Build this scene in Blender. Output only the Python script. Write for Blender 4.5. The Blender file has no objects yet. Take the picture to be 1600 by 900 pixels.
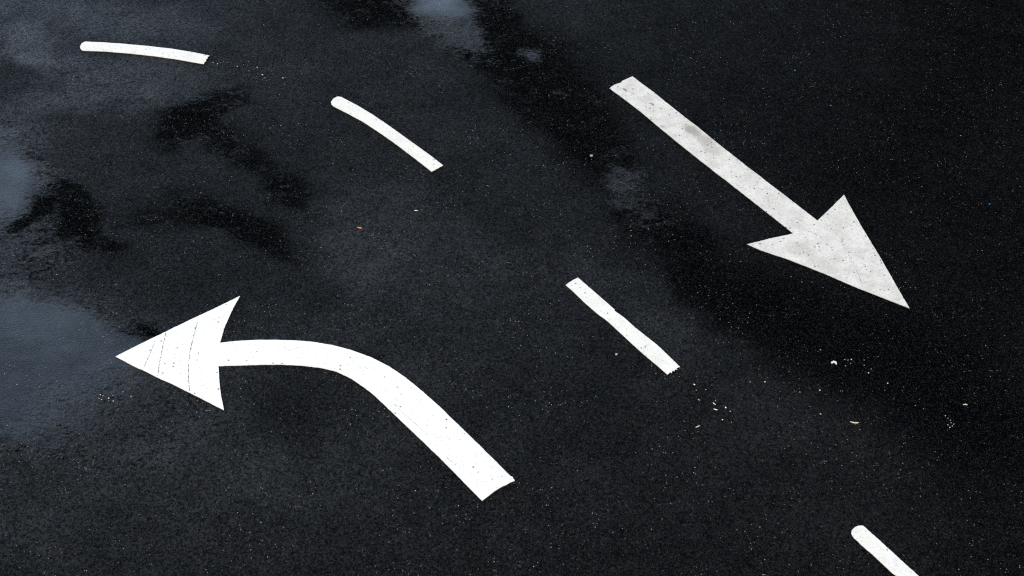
import bpy, bmesh, math, random
from mathutils import Vector, Matrix, noise

R = math.radians
sc = bpy.context.scene
COL = sc.collection
random.seed(7)

# ------------------------------------------------------------------ camera
CAM_H = 10.0                      # a window ten metres above the street
PITCH = 43.0                      # looking down
FPX = 2350.0                      # focal length in pixels of the 1600 px wide photograph
cam = bpy.data.cameras.new('camera')
cam.sensor_width = 36.0
cam.lens = 36.0 * FPX / 1600.0
cam.clip_end = 2000
cam_ob = bpy.data.objects.new('camera', cam)
COL.objects.link(cam_ob)
cam_ob.location = (0, 0, CAM_H)
cam_ob.rotation_euler = (R(90 - PITCH), 0, 0)
sc.camera = cam_ob
CP, SP = math.cos(R(PITCH)), math.sin(R(PITCH))


def G(px, py, z=0.0):
    """metres on the road for a point measured on the photograph"""
    u = (px - 800) / FPX
    v = (450 - py) / FPX
    dx, dy, dz = u, CP + v * SP, -SP + v * CP
    t = (z - CAM_H) / dz
    return (dx * t, dy * t)


def PX(x, y):
    """the photograph point a road point falls on (used to read the painted sheen survey below)"""
    dz = -CAM_H
    f = y * CP - dz * SP
    return 800 + FPX * x / f, 450 - FPX * (y * SP + dz * CP) / f


# ------------------------------------------------------------------ node helper
def material(name):
    m = bpy.data.materials.new(name)
    m.use_nodes = True
    nt = m.node_tree
    nt.nodes.clear()
    out = nt.nodes.new('ShaderNodeOutputMaterial')
    bs = nt.nodes.new('ShaderNodeBsdfPrincipled')
    nt.links.new(bs.outputs[0], out.inputs[0])
    return m, nt, bs


class NT:
    def __init__(s, nt):
        s.nt = nt

    def n(s, t, **kw):
        nd = s.nt.nodes.new('ShaderNode' + t)
        for k, v in kw.items():
            setattr(nd, k, v)
        return nd

    def put(s, sock, val):
        if val is None:
            return
        if hasattr(val, 'bl_idname') or isinstance(val, bpy.types.NodeSocket):
            s.nt.links.new(val, sock)
        else:
            sock.default_value = val

    def math(s, op, a, b=None, c=None, clamp=False):
        nd = s.n('Math', operation=op, use_clamp=clamp)
        s.put(nd.inputs[0], a); s.put(nd.inputs[1], b)
        if c is not None:
            s.put(nd.inputs[2], c)
        return nd.outputs[0]

    def ramp(s, v, lo, hi, a=0.0, b=1.0):
        nd = s.n('MapRange', interpolation_type='SMOOTHSTEP')
        s.put(nd.inputs['Value'], v)
        nd.inputs['From Min'].default_value = lo
        nd.inputs['From Max'].default_value = hi
        nd.inputs['To Min'].default_value = a
        nd.inputs['To Max'].default_value = b
        return nd.outputs['Result']

    def noise(s, vec, scale, detail=4, rough=0.5, dist=0.0):
        nd = s.n('TexNoise')
        s.put(nd.inputs['Vector'], vec)
        nd.inputs['Scale'].default_value = scale
        nd.inputs['Detail'].default_value = detail
        nd.inputs['Roughness'].default_value = rough
        nd.inputs['Distortion'].default_value = dist
        return nd.outputs['Fac']

    def voro(s, vec, scale, feature='F1', rnd=1.0):
        nd = s.n('TexVoronoi', feature=feature, voronoi_dimensions='2D')
        s.put(nd.inputs['Vector'], vec)
        nd.inputs['Scale'].default_value = scale
        nd.inputs['Randomness'].default_value = rnd
        return nd

    def mix(s, f, a, b, blend='MIX'):
        nd = s.n('Mix', data_type='RGBA', blend_type=blend)
        s.put(nd.inputs[0], f)
        s.put(nd.inputs[6], a); s.put(nd.inputs[7], b)
        return nd.outputs[2]


# ------------------------------------------------------------------ asphalt
def asphalt_material():
    m, nt, bs = material('wet_asphalt')
    q = NT(nt)
    pos = q.n('NewGeometry').outputs['Position']
    sheen = q.n('Attribute', attribute_name='painted_sheen').outputs['Fac']  # hand-painted brightness of the reflections, drives the specular level
    film = q.n('Attribute', attribute_name='water_film').outputs['Fac']

    # stones of the mix: two sizes of cells, a random value for each
    big = q.voro(pos, 62)
    fine = q.voro(pos, 115)
    sb = q.n('SeparateColor'); q.put(sb.inputs[0], big.outputs['Color'])
    sf = q.n('SeparateColor'); q.put(sf.inputs[0], fine.outputs['Color'])
    # bitumen colour with small and large mottling
    n1 = q.noise(pos, 0.9, 5, .6)
    n2 = q.noise(pos, 40, 3, .6)
    base = q.mix(n1, (.0003, .0008, .0014, 1), (.0006, .0014, .0023, 1))
    base = q.mix(q.ramp(sf.outputs[0], 0.35, 1.0, 0, .8), base, (.0024, .0036, .0048, 1))
    base = q.mix(q.ramp(n2, .35, .65, .5, 0), base, (.0005, .0006, .0008, 1))
    # pale worn grains, most grey, some ochre
    tint = q.n('ValToRGB')
    q.put(tint.inputs[0], sb.outputs[1])
    e = tint.color_ramp.elements
    e[0].position = 0; e[0].color = (.20, .20, .20, 1)
    e[1].position = 1; e[1].color = (.10, .115, .13, 1)
    for p, c in ((.35, (.34, .33, .31, 1)), (.55, (.13, .14, .15, 1)), (.72, (.30, .20, .11, 1)), (.80, (.14, .14, .14, 1)), (.93, (.55, .55, .53, 1))):
        x = e.new(p); x.color = c
    hitb = q.math('MULTIPLY', q.ramp(sb.outputs[0], .972, .990), q.ramp(big.outputs['Distance'], .16, .34, 1, 0))
    dens = q.ramp(q.noise(pos, 1.7, 3, .6), .38, .66, .12, 1.1)
    base = q.mix(q.math('MULTIPLY', hitb, dens), base, tint.outputs[0])
    hitf = q.math('MULTIPLY', q.ramp(sf.outputs[1], .87, .97), q.ramp(fine.outputs['Distance'], .2, .42, 1, 0))
    base = q.mix(q.math('MULTIPLY', hitf, .36), base, q.mix(q.ramp(sf.outputs[0], .5, .8), (.085, .09, .095, 1), (.15, .105, .07, 1)))
    # dull packed aggregate showing between the bitumen, a little warm
    agg = q.voro(pos, 80); sa = q.n('SeparateColor'); q.put(sa.inputs[0], agg.outputs['Color'])
    hita = q.math('MULTIPLY', q.ramp(sa.outputs[0], .66, .98), q.ramp(agg.outputs['Distance'], .18, .42, 1, 0))
    base = q.mix(q.math('MULTIPLY', hita, .55), base, q.mix(sa.outputs[1], (.040, .040, .040, 1), (.058, .046, .034, 1)))
    q.put(bs.inputs['Base Color'], base)

    # water: breaks up at its rim over the stones
    stretch = q.n('Mapping'); stretch.inputs['Scale'].default_value = (.8, 1.25, 1); q.put(stretch.inputs[0], pos)
    brk = q.noise(stretch.outputs[0], 13, 6, .7, .5)
    f2 = q.ramp(q.math('ADD', film, q.math('MULTIPLY', q.math('SUBTRACT', brk, .5), 1.7)), .34, .66)
    grain = q.noise(pos, 55, 2, .6)
    patch = q.noise(pos, 1.4, 8, .68, .5)
    edge = q.math('MULTIPLY', q.ramp(film, .10, .26), q.ramp(film, .7, 1.0, 1, .0))
    rough_n = q.noise(stretch.outputs[0], 26, 4, .75, .8)
    torn = q.noise(stretch.outputs[0], 4.5, 8, .68, 1.0)
    broken = q.math('ADD', q.math('MULTIPLY', q.math('SUBTRACT', rough_n, .5), 1.25), q.math('MULTIPLY', q.math('SUBTRACT', torn, .5), .95))
    broken = q.ramp(q.math('ADD', sheen, broken), .07, .50, .03, .52)
    broken = q.math('ADD', broken, q.math('MAXIMUM', q.math('SUBTRACT', sheen, .5), 0))
    fine_s = q.math('ADD', sheen, q.math('MULTIPLY', q.math('SUBTRACT', q.noise(pos, 6, 6, .7, .6), .5), .16))
    em = q.n('Mix', data_type='FLOAT'); q.put(em.inputs[0], edge); q.put(em.inputs[2], fine_s); q.put(em.inputs[3], broken)
    sheen2 = em.outputs[0]
    s1 = q.math('MULTIPLY', q.math('MAXIMUM', sheen2, .0), q.ramp(patch, .3, .7, .82, 1.16))
    mid = q.voro(pos, 54)
    sm = q.n('SeparateColor'); q.put(sm.inputs[0], mid.outputs['Color'])
    stone = q.math('ADD', q.math('MULTIPLY', sm.outputs[2], .75), q.math('MULTIPLY', sf.outputs[2], .35))
    stone = q.math('ADD', stone, q.math('MULTIPLY', q.math('SUBTRACT', q.noise(pos, 38, 4, .7), .5), .9))
    s2 = q.math('MULTIPLY', s1, q.math('MAXIMUM', q.math('ADD', stone, .42), .08))
    s3 = q.n('Mix', data_type='FLOAT')
    q.put(s3.inputs[0], f2); q.put(s3.inputs[2], s2); q.put(s3.inputs[3], s1)
    q.put(bs.inputs['Specular IOR Level'], q.math('MULTIPLY', q.math('POWER', s3.outputs[0], 2.0), .8))
    bs.inputs['IOR'].default_value = 1.45
    rg = q.n('Mix', data_type='FLOAT')
    q.put(rg.inputs[0], f2); rg.inputs[2].default_value = .34; rg.inputs[3].default_value = .15
    q.put(bs.inputs['Roughness'], rg.outputs[0])

    # relief: stones, fine grit, drowned where the film is deep
    h1 = q.math('MULTIPLY', fine.outputs['Distance'], -1.0)
    h2 = q.math('MULTIPLY', big.outputs['Distance'], -.7)
    h3 = q.math('MULTIPLY', mid.outputs['Distance'], -1.3)
    h = q.math('ADD', q.math('ADD', q.math('ADD', h1, h2), h3), q.math('MULTIPLY', grain, 1.4))
    keep = q.ramp(f2, 0, 1, 1.0, .38)
    bmp = q.n('Bump')
    bmp.inputs['Distance'].default_value = .0055
    q.put(bmp.inputs['Strength'], keep)
    q.put(bmp.inputs['Height'], h)
    # slow swell of the film
    b2 = q.n('Bump')
    b2.inputs['Distance'].default_value = .03
    rim = q.math('MULTIPLY', q.ramp(film, .12, .4), q.ramp(film, .6, .85, 1, .02))
    q.put(b2.inputs['Strength'], q.math('ADD', q.math('MULTIPLY', rim, .9), .05, clamp=True))
    q.put(b2.inputs['Height'], q.noise(stretch.outputs[0], 17, 3, .55, .8))
    q.put(b2.inputs['Normal'], bmp.outputs[0])
    q.put(bs.inputs['Normal'], b2.outputs[0])
    return m


# sheen survey, reflection brightness painted into the specular level: px, py, rx, ry, turn in degrees (clockwise on the photo), sheen, film, strength
SURVEY = [
    # painted broad sheen over the near left, painted dark reflections on the right
    (130, 650, 430, 230, 5, .50, .04, .75), (300, 700, 420, 130, 10, .40, .04, .5), (600, 700, 300, 150, 10, .35, .04, .4),
    (1500, 140, 360, 280, 15, .01, 0, .95), (1560, 620, 130, 300, 0, .05, 0, .75), (1200, 90, 260, 140, 0, .15, 0, .8),
    (1450, 380, 120, 90, 0, .12, 0, .6), (1290, 760, 260, 110, 0, .30, 0, .5),
    # wheel track running with the traffic, its darkness painted as low sheen
    (840, 110, 120, 60, 45, .05, .25, .95), (920, 215, 110, 45, 48, .05, .25, .95), (1060, 390, 135, 42, 52, .03, .22, .95),
    (1180, 480, 150, 50, 30, .05, .22, .9), (1400, 560, 220, 75, 25, .03, .2, .9), (1530, 650, 130, 80, 25, .05, .15, .8),
    (745, 50, 60, 50, 40, .03, .5, .95), (575, 15, 90, 32, 5, .04, .3, .95), (400, 20, 120, 30, 0, .28, .0, .6),  # dark tree reflections painted either side of the puddle
    # upper left: blotchy thin film with painted pale sheen
    (130, 25, 170, 30, 5, .58, .3, .8), (60, 75, 48, 22, 35, .92, .4, .85), (190, 115, 130, 40, 10, .55, .35, .8),
    (100, 155, 130, 26, -5, .55, .3, .75), (40, 200, 70, 22, 5, .55, .3, .6), (160, 75, 120, 14, 5, .30, 0, .6),
    (90, 185, 70, 10, 0, .22, 0, .6), (290, 130, 60, 26, 20, .50, .1, .6), (40, 120, 50, 16, 10, .25, 0, .6),
    # dark reflections of the left half, painted as low sheen
    (340, 290, 200, 110, 15, .22, .12, .6),
    (288, 187, 58, 22, -24, .01, .35, 1.0), (365, 162, 40, 14, -25, .10, .3, .7), (370, 228, 70, 20, 22, .06, .3, .85), (448, 290, 36, 18, 30, .06, .28, .85),
    (403, 368, 56, 19, 34, .01, .3, .97), (330, 328, 66, 19, 15, .07, .28, .8), (240, 338, 60, 18, 5, .12, .25, .7), (200, 400, 130, 45, 15, .24, .2, .6),
    (330, 440, 140, 50, 5, .22, 0, .6),
    # films along the left edge with painted bright sheen
    (10, 285, 62, 70, -10, .68, 1.0, .95), (8, 410, 46, 80, 0, .56, .5, .9), (95, 525, 150, 42, 8, .63, 1.1, .95),
    (60, 665, 260, 90, 5, .53, .85, .9), (60, 590, 190, 70, 0, .60, 1.0, .85), (270, 690, 200, 90, 12, .47, .04, .6), (130, 770, 180, 50, 15, .50, .04, .7),
    (45, 745, 70, 26, 30, .30, .04, .6), (270, 800, 180, 60, 10, .32, 0, .5), (440, 630, 80, 50, 20, .22, 0, .7),
    (60, 330, 46, 19, -34, .01, .5, 1.0), (124, 334, 34, 24, 40, .01, .4, 1.0), (160, 374, 44, 15, 12, .10, .3, .85),
    (222, 518, 34, 14, 20, .02, .4, 1.0), (65, 400, 60, 30, 0, .30, .4, .6),
    # puddle at the top
    (690, 4, 46, 26, 10, 1.12, 1.2, 1.0), (706, 56, 46, 26, 22, .62, .38, .95), (825, 92, 16, 12, 30, .45, .6, .8),
    # soft middle
    (590, 385, 70, 70, 0, .62, .1, .75), (680, 425, 130, 90, 30, .48, .05, .65), (640, 340, 60, 40, 20, .45, 0, .5),
    (500, 515, 90, 26, 0, .46, .2, .6), (760, 480, 160, 70, 20, .38, 0, .5), (1020, 510, 100, 34, 42, .50, .05, .6),
    (935, 435, 60, 34, 20, .46, 0, .6), (985, 288, 40, 28, 30, .54, .4, .85), (1015, 330, 40, 30, 40, .32, .3, .7),
    (1130, 620, 120, 60, 10, .36, 0, .5), (640, 620, 60, 50, 40, .44, 0, .5),
    (1590, 210, 90, 90, 0, .12, 0, .6), (1590, 560, 60, 60, 0, .14, 0, .5), (1510, 250, 90, 40, 0, .13, 0, .5),
]


def survey_at(x, y):
    px, py = PX(x, y)
    w = noise.noise((x * 1.1, y * 1.1, 3.1)); w2 = noise.noise((x * 1.1, y * 1.1, 9.7))
    v = noise.noise((x * 3.3, y * 3.3, 5.1)); v2 = noise.noise((x * 3.3, y * 3.3, 1.7))
    px += 26 * w + 17 * v; py += 18 * w2 + 13 * v2
    s, f = .28, .04
    for (cx, cy, rx, ry, a, ts, tf, k) in SURVEY:
        dx, dy = px - cx, py - cy
        if abs(dx) > 3.2 * max(rx, ry) or abs(dy) > 3.2 * max(rx, ry):
            continue
        c, sn = math.cos(R(a)), math.sin(R(a))
        ex, ey = (dx * c + dy * sn) / rx, (-dx * sn + dy * c) / ry
        d = ex * ex + ey * ey
        g = k * math.exp(-d * d * .28 - d * .35)
        s += (ts - s) * g
        f += (tf - f) * g
    return s, f


def build_road():
    def axis(lo, hi, step, far_lo, far_hi):
        a = [far_lo, (far_lo + lo) / 2, lo - 2]
        n = int(round((hi - lo) / step))
        a += [lo + (hi - lo) * i / n for i in range(n + 1)]
        return a + [hi + 2, (far_hi + hi) / 2, far_hi] if far_hi > hi + 4 else a + [far_hi]
    xs = axis(-7.2, 7.2, .06, -150, 150)
    ys = axis(6.6, 17.0, .06, -120, 21.0)
    verts, w, fl = [], [], []
    for y in ys:
        for x in xs:
            verts.append((x, y, 0))
            inside = -7.3 < x < 7.3 and 6.5 < y < 17.1
            s, f = survey_at(x, y) if inside else (.33, .04)
            w.append(s); fl.append(f)
    nx = len(xs)
    faces = [(j * nx + i, j * nx + i + 1, (j + 1) * nx + i + 1, (j + 1) * nx + i) for j in range(len(ys) - 1) for i in range(nx - 1)]
    me = bpy.data.meshes.new('road')
    me.from_pydata(verts, [], faces)
    for nm, dat in (('painted_sheen', w), ('water_film', fl)):
        at = me.attributes.new(nm, 'FLOAT', 'POINT')
        at.data.foreach_set('value', dat)
    me.materials.append(asphalt_material())
    o = bpy.data.objects.new('road', me)
    COL.objects.link(o)
    o['kind'] = 'structure'
    return o


# ------------------------------------------------------------------ road paint
def paint_material(name, col, grime, pits, dirt_spots=()):
    m, nt, bs = material(name)
    q = NT(nt)
    pos = q.n('NewGeometry').outputs['Position']
    soft = q.noise(pos, 5, 5, .65)
    fine = q.noise(pos, 60, 3, .7)
    c = q.mix(q.ramp(soft, .35, .7, 0, grime), col + (1,), (col[0] * .66, col[1] * .655, col[2] * .63, 1))
    c = q.mix(q.ramp(fine, .42, .75, 0, grime * .9), c, (col[0] * .62, col[1] * .62, col[2] * .61, 1))
    # drag marks of grime lying with the traffic
    st = q.n('Mapping', vector_type='TEXTURE'); st.inputs['Rotation'].default_value = (0, 0, R(-50)); st.inputs['Scale'].default_value = (1.0, .07, 1)
    q.put(st.inputs[0], pos)
    drag = q.noise(st.outputs[0], 2.2, 4, .65)
    c = q.mix(q.ramp(drag, .55, .8, 0, grime * .7), c, (.42, .41, .38, 1))
    for (px, py, r, k, colr) in dirt_spots:
        x, y = G(px, py)
        vm = q.n('VectorMath', operation='SUBTRACT'); q.put(vm.inputs[0], pos); vm.inputs[1].default_value = (x, y, 0)
        mp = q.n('Mapping', vector_type='TEXTURE'); mp.inputs['Rotation'].default_value = (0, 0, R(-50)); mp.inputs['Scale'].default_value = (1.9, 1.0, 1)
        q.put(mp.inputs[0], vm.outputs[0])
        ln = q.n('VectorMath', operation='LENGTH'); q.put(ln.inputs[0], mp.outputs[0])
        d = q.math('ADD', ln.outputs['Value'], q.math('MULTIPLY', q.math('SUBTRACT', q.noise(pos, 14, 4, .6), .5), r * 1.2))
        c = q.mix(q.ramp(d, r * .45, r * 1.05, k, 0), c, colr + (1,))
    # pits through to the asphalt and little stuck grit
    v = q.voro(pos, 24); s = q.n('SeparateColor'); q.put(s.inputs[0], v.outputs['Color'])
    hit = q.math('MULTIPLY', q.ramp(s.outputs[0], 1 - pits, 1 - pits * .6), q.ramp(v.outputs['Distance'], .12, .30, 1, 0))
    c = q.mix(q.math('MULTIPLY', hit, q.ramp(s.outputs[1], 0, 1, .25, .95)), c, (.05, .05, .05, 1))
    v2 = q.voro(pos, 60); s2 = q.n('SeparateColor'); q.put(s2.inputs[0], v2.outputs['Color'])
    hit2 = q.math('MULTIPLY', q.ramp(s2.outputs[0], 1 - pits * 1.3, 1 - pits * .8), q.ramp(v2.outputs['Distance'], .2, .4, 1, 0))
    c = q.mix(q.math('MULTIPLY', hit2, .5), c, (.2, .2, .2, 1))
    c = q.mix(q.ramp(q.noise(pos, 38, 4, .75), .56, .74, 0, grime * 1.1), c, (.30, .30, .295, 1))
    q.put(bs.inputs['Base Color'], c)
    bs.inputs['Roughness'].default_value = .55
    bs.inputs['Specular IOR Level'].default_value = .35
    b = q.n('Bump'); b.inputs['Distance'].default_value = .0015; b.inputs['Strength'].default_value = .6
    q.put(b.inputs['Height'], q.math('ADD', q.noise(pos, 90, 3, .6), q.math('MULTIPLY', soft, .6)))
    q.put(bs.inputs['Normal'], b.outputs[0])
    return m


def scratch_material():
    m, nt, bs = material('tyre_scratch')
    bs.inputs['Base Color'].default_value = (.16, .16, .16, 1)
    bs.inputs['Roughness'].default_value = .7
    return m


THICK = .003


def ragged(pts, amp, step=.018, seed=0.0, clean=()):
    """subdivide an outline given in metres and let its edge wander a few millimetres"""
    out = []
    n = len(pts)
    for i in range(n):
        a, b = Vector(pts[i]), Vector(pts[(i + 1) % n])
        L = (b - a).length
        k = max(1, int(L / step))
        nr = Vector((-(b - a).y, (b - a).x)) / max(L, 1e-6)
        for j in range(k):
            p = a + (b - a) * j / k
            if j and i not in clean:
                d = noise.noise((p.x * 9, p.y * 9, seed)) * .9 + noise.noise((p.x * 42, p.y * 42, seed + 4)) * .8 + noise.noise((p.x * 120, p.y * 120, seed + 8)) * .6
                p = p + nr * amp * d
            out.append((p.x, p.y))
    return out


def slab(name, outline, mats, parent, org, z=.004, extra=()):
    """a thin slab of paint from an outline; extra = strips (scratches) lying on it"""
    bm = bmesh.new()
    top = [bm.verts.new((x - org[0], y - org[1], z + THICK)) for x, y in outline]
    bot = [bm.verts.new((x - org[0], y - org[1], .0005)) for x, y in outline]
    n = len(outline)
    f = bm.faces.new(top)
    if f.normal.z < 0 or sum(outline[i][0] * outline[(i + 1) % n][1] - outline[(i + 1) % n][0] * outline[i][1] for i in range(n)) < 0:
        f.normal_flip()
    for i in range(n):
        bm.faces.new((bot[i], bot[(i + 1) % n], top[(i + 1) % n], top[i]))
    for strip in extra:
        vs = [bm.verts.new((x - org[0], y - org[1], z + THICK + .0006)) for x, y in strip]
        g = bm.faces.new(vs); g.material_index = 1
        g.normal_update()
        if g.normal.z < 0:
            g.normal_flip()
    bmesh.ops.triangulate(bm, faces=[f])
    bm.normal_update()
    me = bpy.data.meshes.new(name)
    bm.to_mesh(me); bm.free()
    for m in mats:
        me.materials.append(m)
    o = bpy.data.objects.new(name, me)
    COL.objects.link(o)
    if parent:
        o.parent = parent
    else:
        o.location = (org[0], org[1], 0)
    return o


def tag(o, label, cat, group=None, kind=None):
    if label: o['label'] = label
    if cat: o['category'] = cat
    if group: o['group'] = group
    if kind: o['kind'] = kind


def chain(pts, wpx, seed):
    """dashed hairline through photo points -> little quads in metres"""
    rnd = random.Random(seed)
    out = []
    for i in range(len(pts) - 1):
        a, b = Vector(G(*pts[i])), Vector(G(*pts[i + 1]))
        L = (b - a).length
        d = (b - a) / L
        nr = Vector((-d.y, d.x))
        t = 0
        while t < L:
            s = rnd.uniform(.012, .05)
            e = min(L, t + s)
            w = wpx * rnd.uniform(.35, 1.0) * .5
            p0, p1 = a + d * t + nr * rnd.uniform(-.002, .002), a + d * e + nr * rnd.uniform(-.002, .002)
            out.append([tuple(p0 - nr * w), tuple(p1 - nr * w * .7), tuple(p1 + nr * w * .7), tuple(p0 + nr * w)])
            t = e + rnd.uniform(.003, .02)
    return out


def M(pts):
    return [G(x, y) for x, y in pts]


def empty(name, xy):
    o = bpy.data.objects.new(name, None)
    o.empty_display_size = .3
    COL.objects.link(o)
    o.location = (xy[0], xy[1], 0)
    return o


scr = scratch_material()
p_white = paint_material('fresh_white_paint', (.775, .78, .77), .22, .07)
p_cream = paint_material('lane_white_paint', (.735, .73, .69), .30, .10)
p_worn = paint_material('worn_white_paint', (.650, .642, .612), .66, .16, dirt_spots=[
    (1082, 205, .085, .9, (.30, .275, .245)), (1100, 219, .10, .75, (.35, .33, .30)), (1112, 233, .10, .6, (.40, .375, .345)), (1256, 390, .10, .5, (.44, .42, .39)), (1290, 415, .12, .35, (.46, .44, .41)),
    (977, 141, .022, .9, (.16, .15, .14)), (1020, 164, .024, .9, (.16, .15, .14)), (1035, 198, .02, .6, (.25, .22, .2))])


def curved_arrow():
    root = empty('curved_arrow', G(341, 555))
    tag(root, 'clean white arrow with a bending shaft and thin dark scratches across its head', 'road arrow')
    org = G(341, 555)
    head = [(180.8, 557.6), (221, 537.3), (258, 519.5), (300, 499), (338, 481.3), (375.3, 463), (371, 470.5), (367, 477.5), (361.5, 488),
            (356.7, 499), (349.7, 515), (343.8, 536.4), (342.3, 554), (341.5, 572.5), (342.7, 595), (345.5, 618), (350, 641.5),
            (327, 629.5), (300, 616), (268, 600), (245, 590), (223, 578.5), (212, 574), (199, 567.5), (190, 562.5)]
    sc_ = []
    sc_ += chain([(308.5, 505), (302, 530), (297, 550), (295, 570), (294.5, 588), (296.5, 612)], .011, 1)
    sc_ += chain([(259.5, 521), (254, 545), (249, 570), (246.5, 588)], .010, 2)
    sc_ += chain([(242.5, 533), (236, 550), (228, 568), (224.5, 576)], .008, 3)
    h = slab('head', ragged(M(head), .0025, seed=1, clean=(11, 12)), [p_white, scr], root, org, extra=sc_)
    shaft = [(343.8, 536.4), (369, 533.4), (400, 531.9), (431.6, 531.6), (462.8, 532.7), (486, 534.6), (517.5, 539.4), (548.8, 547.6),
             (580, 559), (607.3, 572.8), (634, 590.7), (662, 613.7), (687.8, 636.7), (713.3, 661.7), (739, 686.5), (764.4, 711.5),
             (790, 737), (797.7, 744.6), (800.5, 745.6), (804.3, 751.6), (797, 754.5), (791.3, 758), (785, 760.5), (772, 768.6), (753.4, 783),
             (739, 768.6), (713.3, 742.3), (687.8, 716.5), (662.2, 691.6), (636.7, 667.6), (611, 643), (585.6, 619), (570.2, 606.6),
             (548.8, 592), (525.3, 581), (501.9, 575.4), (470.6, 571.7), (439.4, 570.2), (408, 570.4), (376.9, 571.5), (341.5, 572.5), (342.3, 554)]
    s = slab('shaft', ragged(M(shaft), .0025, seed=2, clean=(len(shaft) - 1, len(shaft) - 2)), [p_white, scr], root, org,
             extra=chain([(617, 633), (632, 648), (650, 664), (668, 680)], .005, 5) + chain([(698, 716), (712, 727)], .005, 6))


def straight_arrow():
    org = G(1259, 356)
    root = empty('straight_arrow', org)
    tag(root, 'worn greyish straight arrow with a brown smudge on its shaft', 'road arrow')
    head = [(1420.8, 482), (1382, 467), (1343.7, 452), (1287.7, 428), (1229.3, 405), (1189.7, 392), (1167, 382.2), (1185, 378.2), (1204, 373),
            (1222, 369.3), (1239.8, 365.5), (1259, 356), (1277.2, 345.5), (1298, 325.5), (1318.6, 305), (1332, 330), (1344.8, 352.5), (1358, 374.5),
            (1371.7, 397), (1389, 427), (1406.7, 458)]
    slab('head', ragged(M(head), .003, seed=3, clean=(10, 11)), [p_worn, scr], root, org,
         extra=chain([(1313, 378), (1325, 398), (1335, 415), (1343, 435), (1347, 448)], .005, 11) + chain([(1262, 362), (1280, 368), (1288, 378)], .004, 12)
         + chain([(1243, 380), (1262, 397), (1270, 410)], .004, 13))
    shaft = [(952.4, 138.6), (960, 133), (970.3, 129.6), (972, 127.2), (980, 123.5), (988.5, 120), (1003, 131.5), (1020, 143.6), (1047, 165.5), (1075, 187.6),
             (1090, 198.8), (1120, 223.6), (1160, 255), (1200, 286), (1240, 316.5), (1277.2, 345.5), (1259, 356), (1239.8, 365.5), (1195, 330), (1144, 290.2),
             (1100, 256), (1060, 224.3), (1030, 199.5), (1000, 174.2), (975, 155)]
    slab('shaft', ragged(M(shaft), .003, seed=4, clean=(15, 16)), [p_worn, scr], root, org)


DASHES = [
    ('almost level white lane dash, rounded at one end and frayed at the other', .0022,
     [(125.1, 73.7), (126.3, 77.3), (129.4, 79.6), (164.6, 80.9), (202, 84), (239.4, 88), (275.3, 93.1), (304, 98.2), (318.4, 100.6), (320, 97.2),
      (322.2, 96.2), (322, 93.6), (324.6, 91.4), (324.4, 89.6), (327.5, 87.6), (304, 82.6), (268, 76.7), (232.2, 72.6), (196.2, 69.3), (160.3, 66.8), (133, 65.6), (128, 68.3)]),
    ('bent white lane dash with a rounded end, between the level dash and the straight arrow', .0022,
     [(517.1, 160.2), (518.2, 164.1), (522.1, 167.2), (543.9, 178.1), (567.2, 190.8), (590.5, 206.1), (613.9, 222.4), (637.2, 239.8), (660.5, 257.6),
      (674.5, 268.9), (692.4, 259), (676, 246.2), (652.7, 229.2), (629.4, 212.6), (606, 195.8), (582.8, 180), (559.4, 165.9), (533, 152.1), (527.5, 151.4), (521.3, 154.6)]),
    ('straight white lane dash with square ends, lying between the two arrows', .0016,
     [(884, 446), (890, 441.5), (896.5, 437.5), (903, 434.4), (910, 440.5), (935, 462), (960, 484), (960.6, 486.6), (974, 496), (993, 513), (1026, 539), (1045, 557), (1062.6, 574),
      (1057.5, 575.8), (1058, 578), (1054.5, 577.6), (1053.5, 581), (1051, 579.6), (1049.4, 583.4), (1047, 582), (1043, 586), (1026, 571), (1008, 556),
      (990, 540), (970, 521.5), (950, 503), (932, 489.5), (914, 474), (894, 454.5)]),
    ('lane dash with a rounded end and ragged side, cut off by the photo edge', .0030,
     [(1330, 834.4), (1330.6, 829.4), (1335.6, 824.4), (1341.7, 822), (1347.8, 822), (1350.6, 823.9), (1365.6, 837.2), (1387.8, 857.8), (1410, 877.8), (1433.3, 898.9),
      (1482, 942), (1531, 988), (1508, 1001), (1450, 947), (1398.9, 899.4), (1392.2, 894.4), (1387.8, 890.2), (1376.7, 879.8), (1365.6, 869.4), (1351.1, 856.9),
      (1343.3, 850), (1340, 846), (1334.4, 841.7)]),
]


def lane_dashes():
    for i, (lab, amp, pts) in enumerate(DASHES):
        org = G(*pts[len(pts) // 2])
        o = slab('lane_dash', ragged(M(pts), amp, seed=20 + i), [p_cream], None, org)
        tag(o, lab, 'lane dash', 'dashes of the lane line')


# ------------------------------------------------------------------ litter on the road
def simple_material(name, col, rough=.6):
    m, nt, bs = material(name)
    q = NT(nt)
    tc = q.n('TexCoord').outputs['Object']
    n = q.noise(tc, 80, 3, .6)
    q.put(bs.inputs['Base Color'], q.mix(n, tuple(c * .75 for c in col) + (1,), tuple(min(1, c * 1.1) for c in col) + (1,)))
    bs.inputs['Roughness'].default_value = rough
    return m


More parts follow.
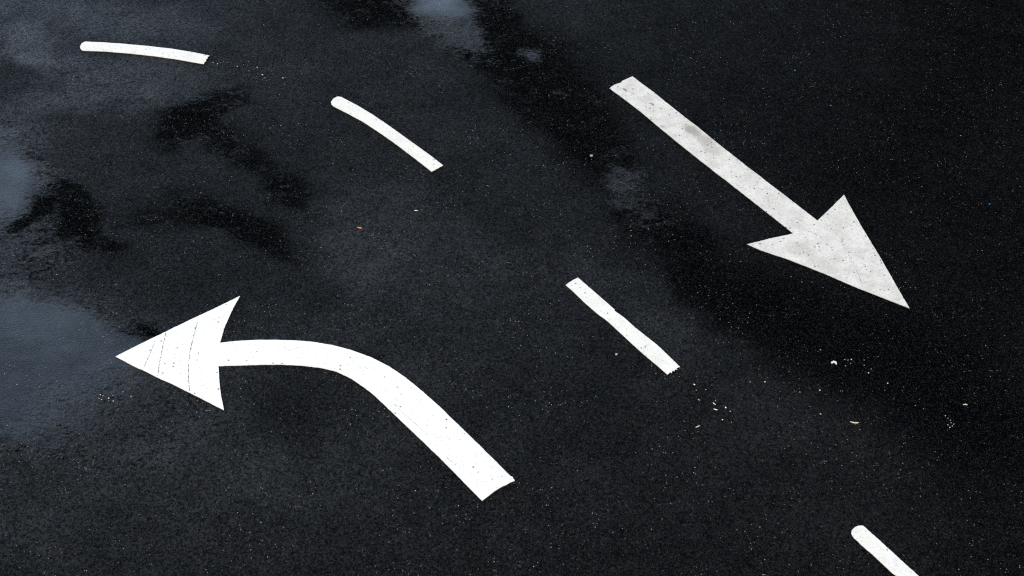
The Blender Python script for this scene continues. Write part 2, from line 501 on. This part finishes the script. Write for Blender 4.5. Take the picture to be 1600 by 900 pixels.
def chip(name, px, py, L, W, ang, mat, lab, cat, group=None, seed=0, bend=0.0, h=.004):
    """small flake or twig: an irregular tapered ribbon L x W metres with a domed top"""
    rnd = random.Random(seed * 31 + int(px))
    bm = bmesh.new()
    n = 9
    rows = []
    for i in range(n):
        t = i / (n - 1) * 2 - 1
        w = W * .5 * max(.28, math.sqrt(max(0, 1 - t * t * .92))) * rnd.uniform(.75, 1.15)
        cy = bend * L * (1 - t * t)
        x = t * L * .5
        rows.append([bm.verts.new((x, cy - w, .001)), bm.verts.new((x, cy - w * .5, h * .9)), bm.verts.new((x, cy + w * .5, h * rnd.uniform(.9, 1.3))), bm.verts.new((x, cy + w, .001))])
    for a, b in zip(rows, rows[1:]):
        for k in range(3):
            bm.faces.new((a[k], b[k], b[k + 1], a[k + 1]))
        bm.faces.new((a[3], b[3], b[0], a[0]))
    bm.faces.new(rows[0]); bm.faces.new(rows[-1][::-1])
    bmesh.ops.recalc_face_normals(bm, faces=bm.faces)
    me = bpy.data.meshes.new(name); bm.to_mesh(me); bm.free()
    me.materials.append(mat)
    o = bpy.data.objects.new(name, me); COL.objects.link(o)
    x, y = G(px, py)
    o.location = (x, y, .0005); o.rotation_euler = (0, 0, R(ang))
    tag(o, lab, cat, group)
    return o


def litter():
    white = simple_material('dry_white_paint', (.75, .75, .72))
    dull = simple_material('wet_paint_crumb', (.40, .40, .38))
    orange = simple_material('autumn_leaf', (.75, .16, .035), .45)
    stone = simple_material('pale_stone', (.42, .40, .36))
    blue = simple_material('blue_plastic', (.02, .22, .62), .3)
    straw = simple_material('pale_straw', (.62, .60, .52))
    chip('fallen_leaf', 562, 356, .052, .018, -14, orange, 'tiny orange leaf lying alone on the wet asphalt', 'leaf', seed=1)
    chip('paint_chip', 650, 329, .034, .013, 0, white, 'oblong white chip on bare asphalt a little beyond the orange leaf', 'paint chip', seed=2)
    chip('twig', 1335, 660, .078, .010, -10, straw, 'longest pale twig, gently bowed, on the dark asphalt', 'twig', seed=3, bend=-.10, h=.008)
    chip('twig', 1508, 633, .040, .009, -4, straw, 'short bowed pale twig just beyond the ring of white crumbs', 'twig', seed=4, bend=.12, h=.008)
    chip('twig', 1090, 667, .044, .009, 28, straw, 'short pale twig lying apart on the near side of the scattered paint flecks', 'twig', seed=5, h=.008)
    # curl of peeled paint
    bm = bmesh.new()
    ring = []
    for i in range(13):
        a = R(-40 + i * 19)
        rr = .019 * (1 + .15 * math.sin(i * 2.1)); w = .008 * math.sin(math.pi * (i + 1.5) / 15) + .004
        for r_, z in ((rr - w, .001), (rr - w * .4, .011), (rr + w * .6, .009), (rr + w, .001)):
            ring.append(bm.verts.new((r_ * math.cos(a), r_ * math.sin(a), z)))
    for i in range(12):
        for k in range(3):
            bm.faces.new((ring[i * 4 + k], ring[i * 4 + k + 1], ring[i * 4 + 5 + k], ring[i * 4 + 4 + k]))
        bm.faces.new((ring[i * 4 + 3], ring[i * 4], ring[i * 4 + 4], ring[i * 4 + 7]))
    bm.faces.new(ring[:4]); bm.faces.new(ring[-4:][::-1])
    bmesh.ops.recalc_face_normals(bm, faces=bm.faces)
    me = bpy.data.meshes.new('paint_curl'); bm.to_mesh(me); bm.free(); me.materials.append(white)
    o = bpy.data.objects.new('paint_curl', me); COL.objects.link(o)
    x, y = G(1303, 568); o.location = (x, y, .0005)
    tag(o, 'curled white flake of peeled paint on dark asphalt below the tip of the straight arrow', 'paint flake')
    # chips seen one by one
    chip('paint_chip', 1118, 640, .036, .011, -20, white, 'fattest of the white chips scattered off the end of the middle dash', 'paint chip', seed=6)
    chip('paint_chip', 1116, 631, .034, .008, -48, white, 'slim slanting white chip just beyond the fattest chip', 'paint chip', seed=7)
    flecks = [
        ('white flecks scattered off the end of the middle dash', 'paint flecks off the middle dash', 'small white fleck among those scattered off the end of the middle dash',
         [(1085, 601, .026, -40), (1088, 610, .014, 0), (1103, 609, .016, 0), (1134, 637, .026, -42), (1141, 643, .02, -42), (1118, 626, .014, 0), (1129, 656, .018, -30), (1143, 660, .012, 0), (1092, 625, .034, -42), (1195, 597, .02, 5), (1172, 597, .016, 5), (1250, 613, .016, -60), (1281, 610, .022, 25), (1282, 647, .022, -30)]),
        ('', 'crumbs in a small ring', 'white crumb in the small ring of crumbs near the short bowed twig',
         [(1481, 664, .02, 60), (1484, 668, .014, 0), (1488, 666, .018, 50), (1486, 661, .014, 0), (1490, 663, .012, 0), (1485, 657, .014, 0), (1481, 654, .011, 0), (1477, 650, .012, 0)]),
        ('', 'crumbs beside the curled flake', 'pale crumb on the dark asphalt beside the curled paint flake',
         [(1320, 562, .016, 0), (1325, 563, .014, 0), (1330, 562, .018, 20), (1321, 572, .014, 0), (1350, 571, .014, 0), (1357, 583, .018, 10), (1350, 563, .013, 0), (1329, 568, .012, 0), (1387, 599, .02, 60), (1361, 577, .013, 0), (1282, 547, .016, -30)]),
        ('', 'specks by the curved arrow', 'bright white speck in the little cluster beside the head of the curved arrow',
         [(157, 617, .016, 0), (161, 618.5, .014, 0), (155, 623, .015, 0), (159, 624.5, .014, 0), (170, 622.5, .028, -40), (170, 627, .013, 0), (177, 627, .015, 0), (176.5, 618.5, .012, 0), (205, 620.5, .016, 0)]),
        ('', 'paint drips off the far dash', 'small white drip of paint trailing off the frayed end of the level dash',
         [(340, 100, .018, 0), (371, 104, .026, -30), (402, 105.5, .024, 0), (410, 117, .026, -15), (414, 122, .018, 0), (442, 122, .03, -10), (333, 98, .014, 0), (389, 111, .014, 0), (425, 111, .014, 0)]),
    ]
    k = 50
    for _, grp, lab, pts in flecks:
        for (px, py, L, a) in pts:
            k += 1
            L *= .62
            chip('paint_fleck', px, py, L, min(L * .9, max(.007, L * .36)) if L > .019 else L * .85, a, dull if k % 3 else white, lab, 'paint fleck', grp, seed=k, h=.005)
    chip('pebble', 924, 244, .03, .022, 0, stone, 'pale pebble on dark asphalt between the bent dash and the straight arrow', 'pebble', seed=9, h=.014)
    chip('pebble', 963, 554, .022, .02, 10, stone, 'small grey pebble beside the near half of the dash between the arrows', 'pebble', seed=10, h=.01)
    for (px, py, w) in ((1242, 110, 'beyond the start of the straight arrow, towards the far dark corner'), (1298, 165, 'alone on bare asphalt beyond the head of the straight arrow'),
                        (1501, 212, 'halfway along the dark far side, nearer than its two far neighbours'), (1546, 319, 'level with the head of the straight arrow, near the dark side edge')):
        chip('plastic_scrap', px, py, .016, .012, 0, blue, 'tiny blue scrap ' + w, 'plastic scrap', 'blue scraps', seed=12)


# ------------------------------------------------------------------ what stands beyond the photograph and mirrors in the wet road
def surroundings():
    m, nt, bs = material('verge_grass'); q = NT(nt)
    pos = q.n('NewGeometry').outputs['Position']
    q.put(bs.inputs['Base Color'], q.mix(q.noise(pos, 3, 6, .7), (.02, .035, .012, 1), (.06, .085, .03, 1)))
    bs.inputs['Roughness'].default_value = .9
    me = bpy.data.meshes.new('ground')
    me.from_pydata([(-600, -600, -.06), (600, -600, -.06), (600, 900, -.06), (-600, 900, -.06)], [], [(0, 1, 2, 3)])
    me.materials.append(m)
    o = bpy.data.objects.new('ground', me); COL.objects.link(o); o['kind'] = 'structure'
    m, nt, bs = material('kerb_stone'); q = NT(nt)
    pos = q.n('NewGeometry').outputs['Position']
    q.put(bs.inputs['Base Color'], q.mix(q.noise(pos, 20, 5, .7), (.16, .16, .155, 1), (.28, .27, .26, 1)))
    bs.inputs['Roughness'].default_value = .7
    bm = bmesh.new()
    bmesh.ops.create_cube(bm, size=1, matrix=Matrix.Translation((0, 21.08, .02)) @ Matrix.Diagonal((300, .15, .20, 1)))
    bmesh.ops.bevel(bm, geom=[e for e in bm.edges], offset=.012, segments=2, affect='EDGES')
    me = bpy.data.meshes.new('kerb'); bm.to_mesh(me); bm.free(); me.materials.append(m)
    o = bpy.data.objects.new('kerb', me); COL.objects.link(o); o['kind'] = 'structure'

    bark, nt, bs = material('bark'); q = NT(nt)
    q.put(bs.inputs['Base Color'], q.mix(q.noise(q.n('TexCoord').outputs['Object'], 8, 5, .7), (.04, .032, .025, 1), (.11, .09, .07, 1)))
    bs.inputs['Roughness'].default_value = .9
    leaf, nt, bs = material('leaves'); q = NT(nt)
    q.put(bs.inputs['Base Color'], q.mix(q.noise(q.n('TexCoord').outputs['Object'], 1.3, 4, .6), (.012, .022, .008, 1), (.035, .055, .018, 1)))
    bs.inputs['Roughness'].default_value = .6

    def tree(x, y, h, r, lab, seed, low=.25):
        rnd = random.Random(seed)
        root = bpy.data.objects.new('broadleaf_tree', None); COL.objects.link(root); root.location = (x, y, -.06)
        tag(root, lab, 'tree', 'trees across the road')
        bm = bmesh.new()

        def limb(a, b, r0, r1):
            d = (b - a); rot = d.to_track_quat('Z', 'Y').to_matrix().to_4x4()
            bmesh.ops.create_cone(bm, cap_ends=True, segments=10, radius1=r0, radius2=r1, depth=d.length, matrix=Matrix.Translation((a + b) / 2) @ rot)
        top = Vector((0, 0, h * .85)); limb(Vector((0, 0, 0)), top, h * .018, .05)
        clumps = []
        for i in range(26):
            t = low + (1 - low) * (i + .5) / 26
            rad = r * math.sin(math.pi * min(1, (t - low) / (1 - low) * .85 + .14)) ** .6
            a = i * 2.4 + rnd.uniform(-.4, .4)
            e = Vector((rad * .75 * math.cos(a), rad * .75 * math.sin(a), h * t + rnd.uniform(0, .5)))
            limb(Vector((0, 0, h * t * .8)), e, h * .006, .02)
            clumps.append((e, rad * .42 + .35)); clumps.append((e * .5 + Vector((0, 0, h * t * .5)), rad * .4 + .4))
        me = bpy.data.meshes.new('trunk'); bm.to_mesh(me); bm.free(); me.materials.append(bark)
        o = bpy.data.objects.new('trunk', me); COL.objects.link(o); o.parent = root
        vs, fs = [], []
        for c, cr in clumps:
            for k in range(210):
                d = Vector((rnd.gauss(0, 1), rnd.gauss(0, 1), rnd.gauss(0, .8)))
                d = d.normalized() * cr * rnd.uniform(.3, 1.1)
                p = c + d
                s = rnd.uniform(.07, .16)
                u = Vector((rnd.gauss(0, 1), rnd.gauss(0, 1), rnd.gauss(0, 1))).normalized()
                w = u.orthogonal().normalized()
                b = len(vs)
                vs += [p - u * s, p + w * s * .55, p + u * s, p - w * s * .55]
                fs.append((b, b + 1, b + 2, b + 3))
        me = bpy.data.meshes.new('crown'); me.from_pydata(vs, [], fs); me.materials.append(leaf)
        o = bpy.data.objects.new('crown', me); COL.objects.link(o); o.parent = root

    tree(13.5, 27, 25, 4.6, 'tallest dark leafy tree standing across the road', 1, .2)
    tree(9.0, 26, 17, 3.4, 'mid height leafy tree beside the tallest one across the road', 2, .22)
    tree(18.5, 24.5, 22, 4.2, 'tall leafy tree at the far end of the row across the road', 3, .2)
    tree(4.2, 27.5, 13.5, 2.6, 'slim leafy tree in the middle of the row across the road', 4, .25)
    tree(-3.6, 27, 11.5, 2.3, 'smaller leafy tree with open sky on both its sides', 5, .25)


# ------------------------------------------------------------------ daylight
SUN_EL, SUN_AZ = 48.0, 215.0          # high, behind the camera and to one side
w = bpy.data.worlds.new('World'); sc.world = w
w.use_nodes = True
nt = w.node_tree; nt.nodes.clear()
q = NT(nt)
wo = nt.nodes.new('ShaderNodeOutputWorld'); bg = nt.nodes.new('ShaderNodeBackground')
sky = nt.nodes.new('ShaderNodeTexSky'); sky.sky_type = 'NISHITA'; sky.sun_disc = False
sky.sun_elevation = R(SUN_EL); sky.sun_rotation = R(SUN_AZ)
sky.air_density = 1.2; sky.dust_density = 2.0; sky.ozone_density = 1.0
# broken cloud, so that the wet road mirrors brighter and darker sky
dirn = q.n('TexCoord').outputs['Generated']
cl = q.ramp(q.noise(dirn, 2.2, 6, .55, .3), .30, .55)
bright = q.n('VectorMath', operation='DOT_PRODUCT')      # bright break added over the far side to lift the road's reflections
q.put(bright.inputs[0], dirn); bright.inputs[1].default_value = (-.20, .74, .64)
lum = q.math('ADD', q.ramp(bright.outputs['Value'], .55, .97, 6.0, 17.0), q.math('MULTIPLY', q.noise(dirn, 4.5, 5, .6), 5.0))
tintc = q.mix(q.ramp(bright.outputs['Value'], .30, .85), (1.08, .98, .84, 1), (.66, .87, 1.17, 1))
cc = q.n('VectorMath', operation='SCALE'); q.put(cc.inputs[0], tintc); q.put(cc.inputs['Scale'], lum)
nt.links.new(q.mix(cl, sky.outputs[0], cc.outputs[0]), bg.inputs[0])
bg.inputs[1].default_value = .12
nt.links.new(bg.outputs[0], wo.inputs[0])
sun = bpy.data.lights.new('sun', 'SUN'); sun.energy = 1.75; sun.angle = R(11); sun.color = (1, .85, .64)
so = bpy.data.objects.new('sun', sun); COL.objects.link(so)
a = R(SUN_AZ)
tosun = Vector((math.sin(a) * math.cos(R(SUN_EL)), math.cos(a) * math.cos(R(SUN_EL)), math.sin(R(SUN_EL))))
so.rotation_euler = tosun.to_track_quat('Z', 'Y').to_euler()
so.location = tosun * 60

build_road()
curved_arrow()
straight_arrow()
lane_dashes()
litter()
surroundings()

sc.view_settings.view_transform = 'Standard'
sc.view_settings.look = 'None'
sc.view_settings.exposure = 0.0
sc.view_settings.gamma = 1.0
sc.view_settings.use_curve_mapping = False
sc.cycles.use_denoising = False
sc.cycles.max_bounces = 4
sc.cycles.pixel_filter_type = 'BLACKMAN_HARRIS'
sc.cycles.filter_width = 1.2
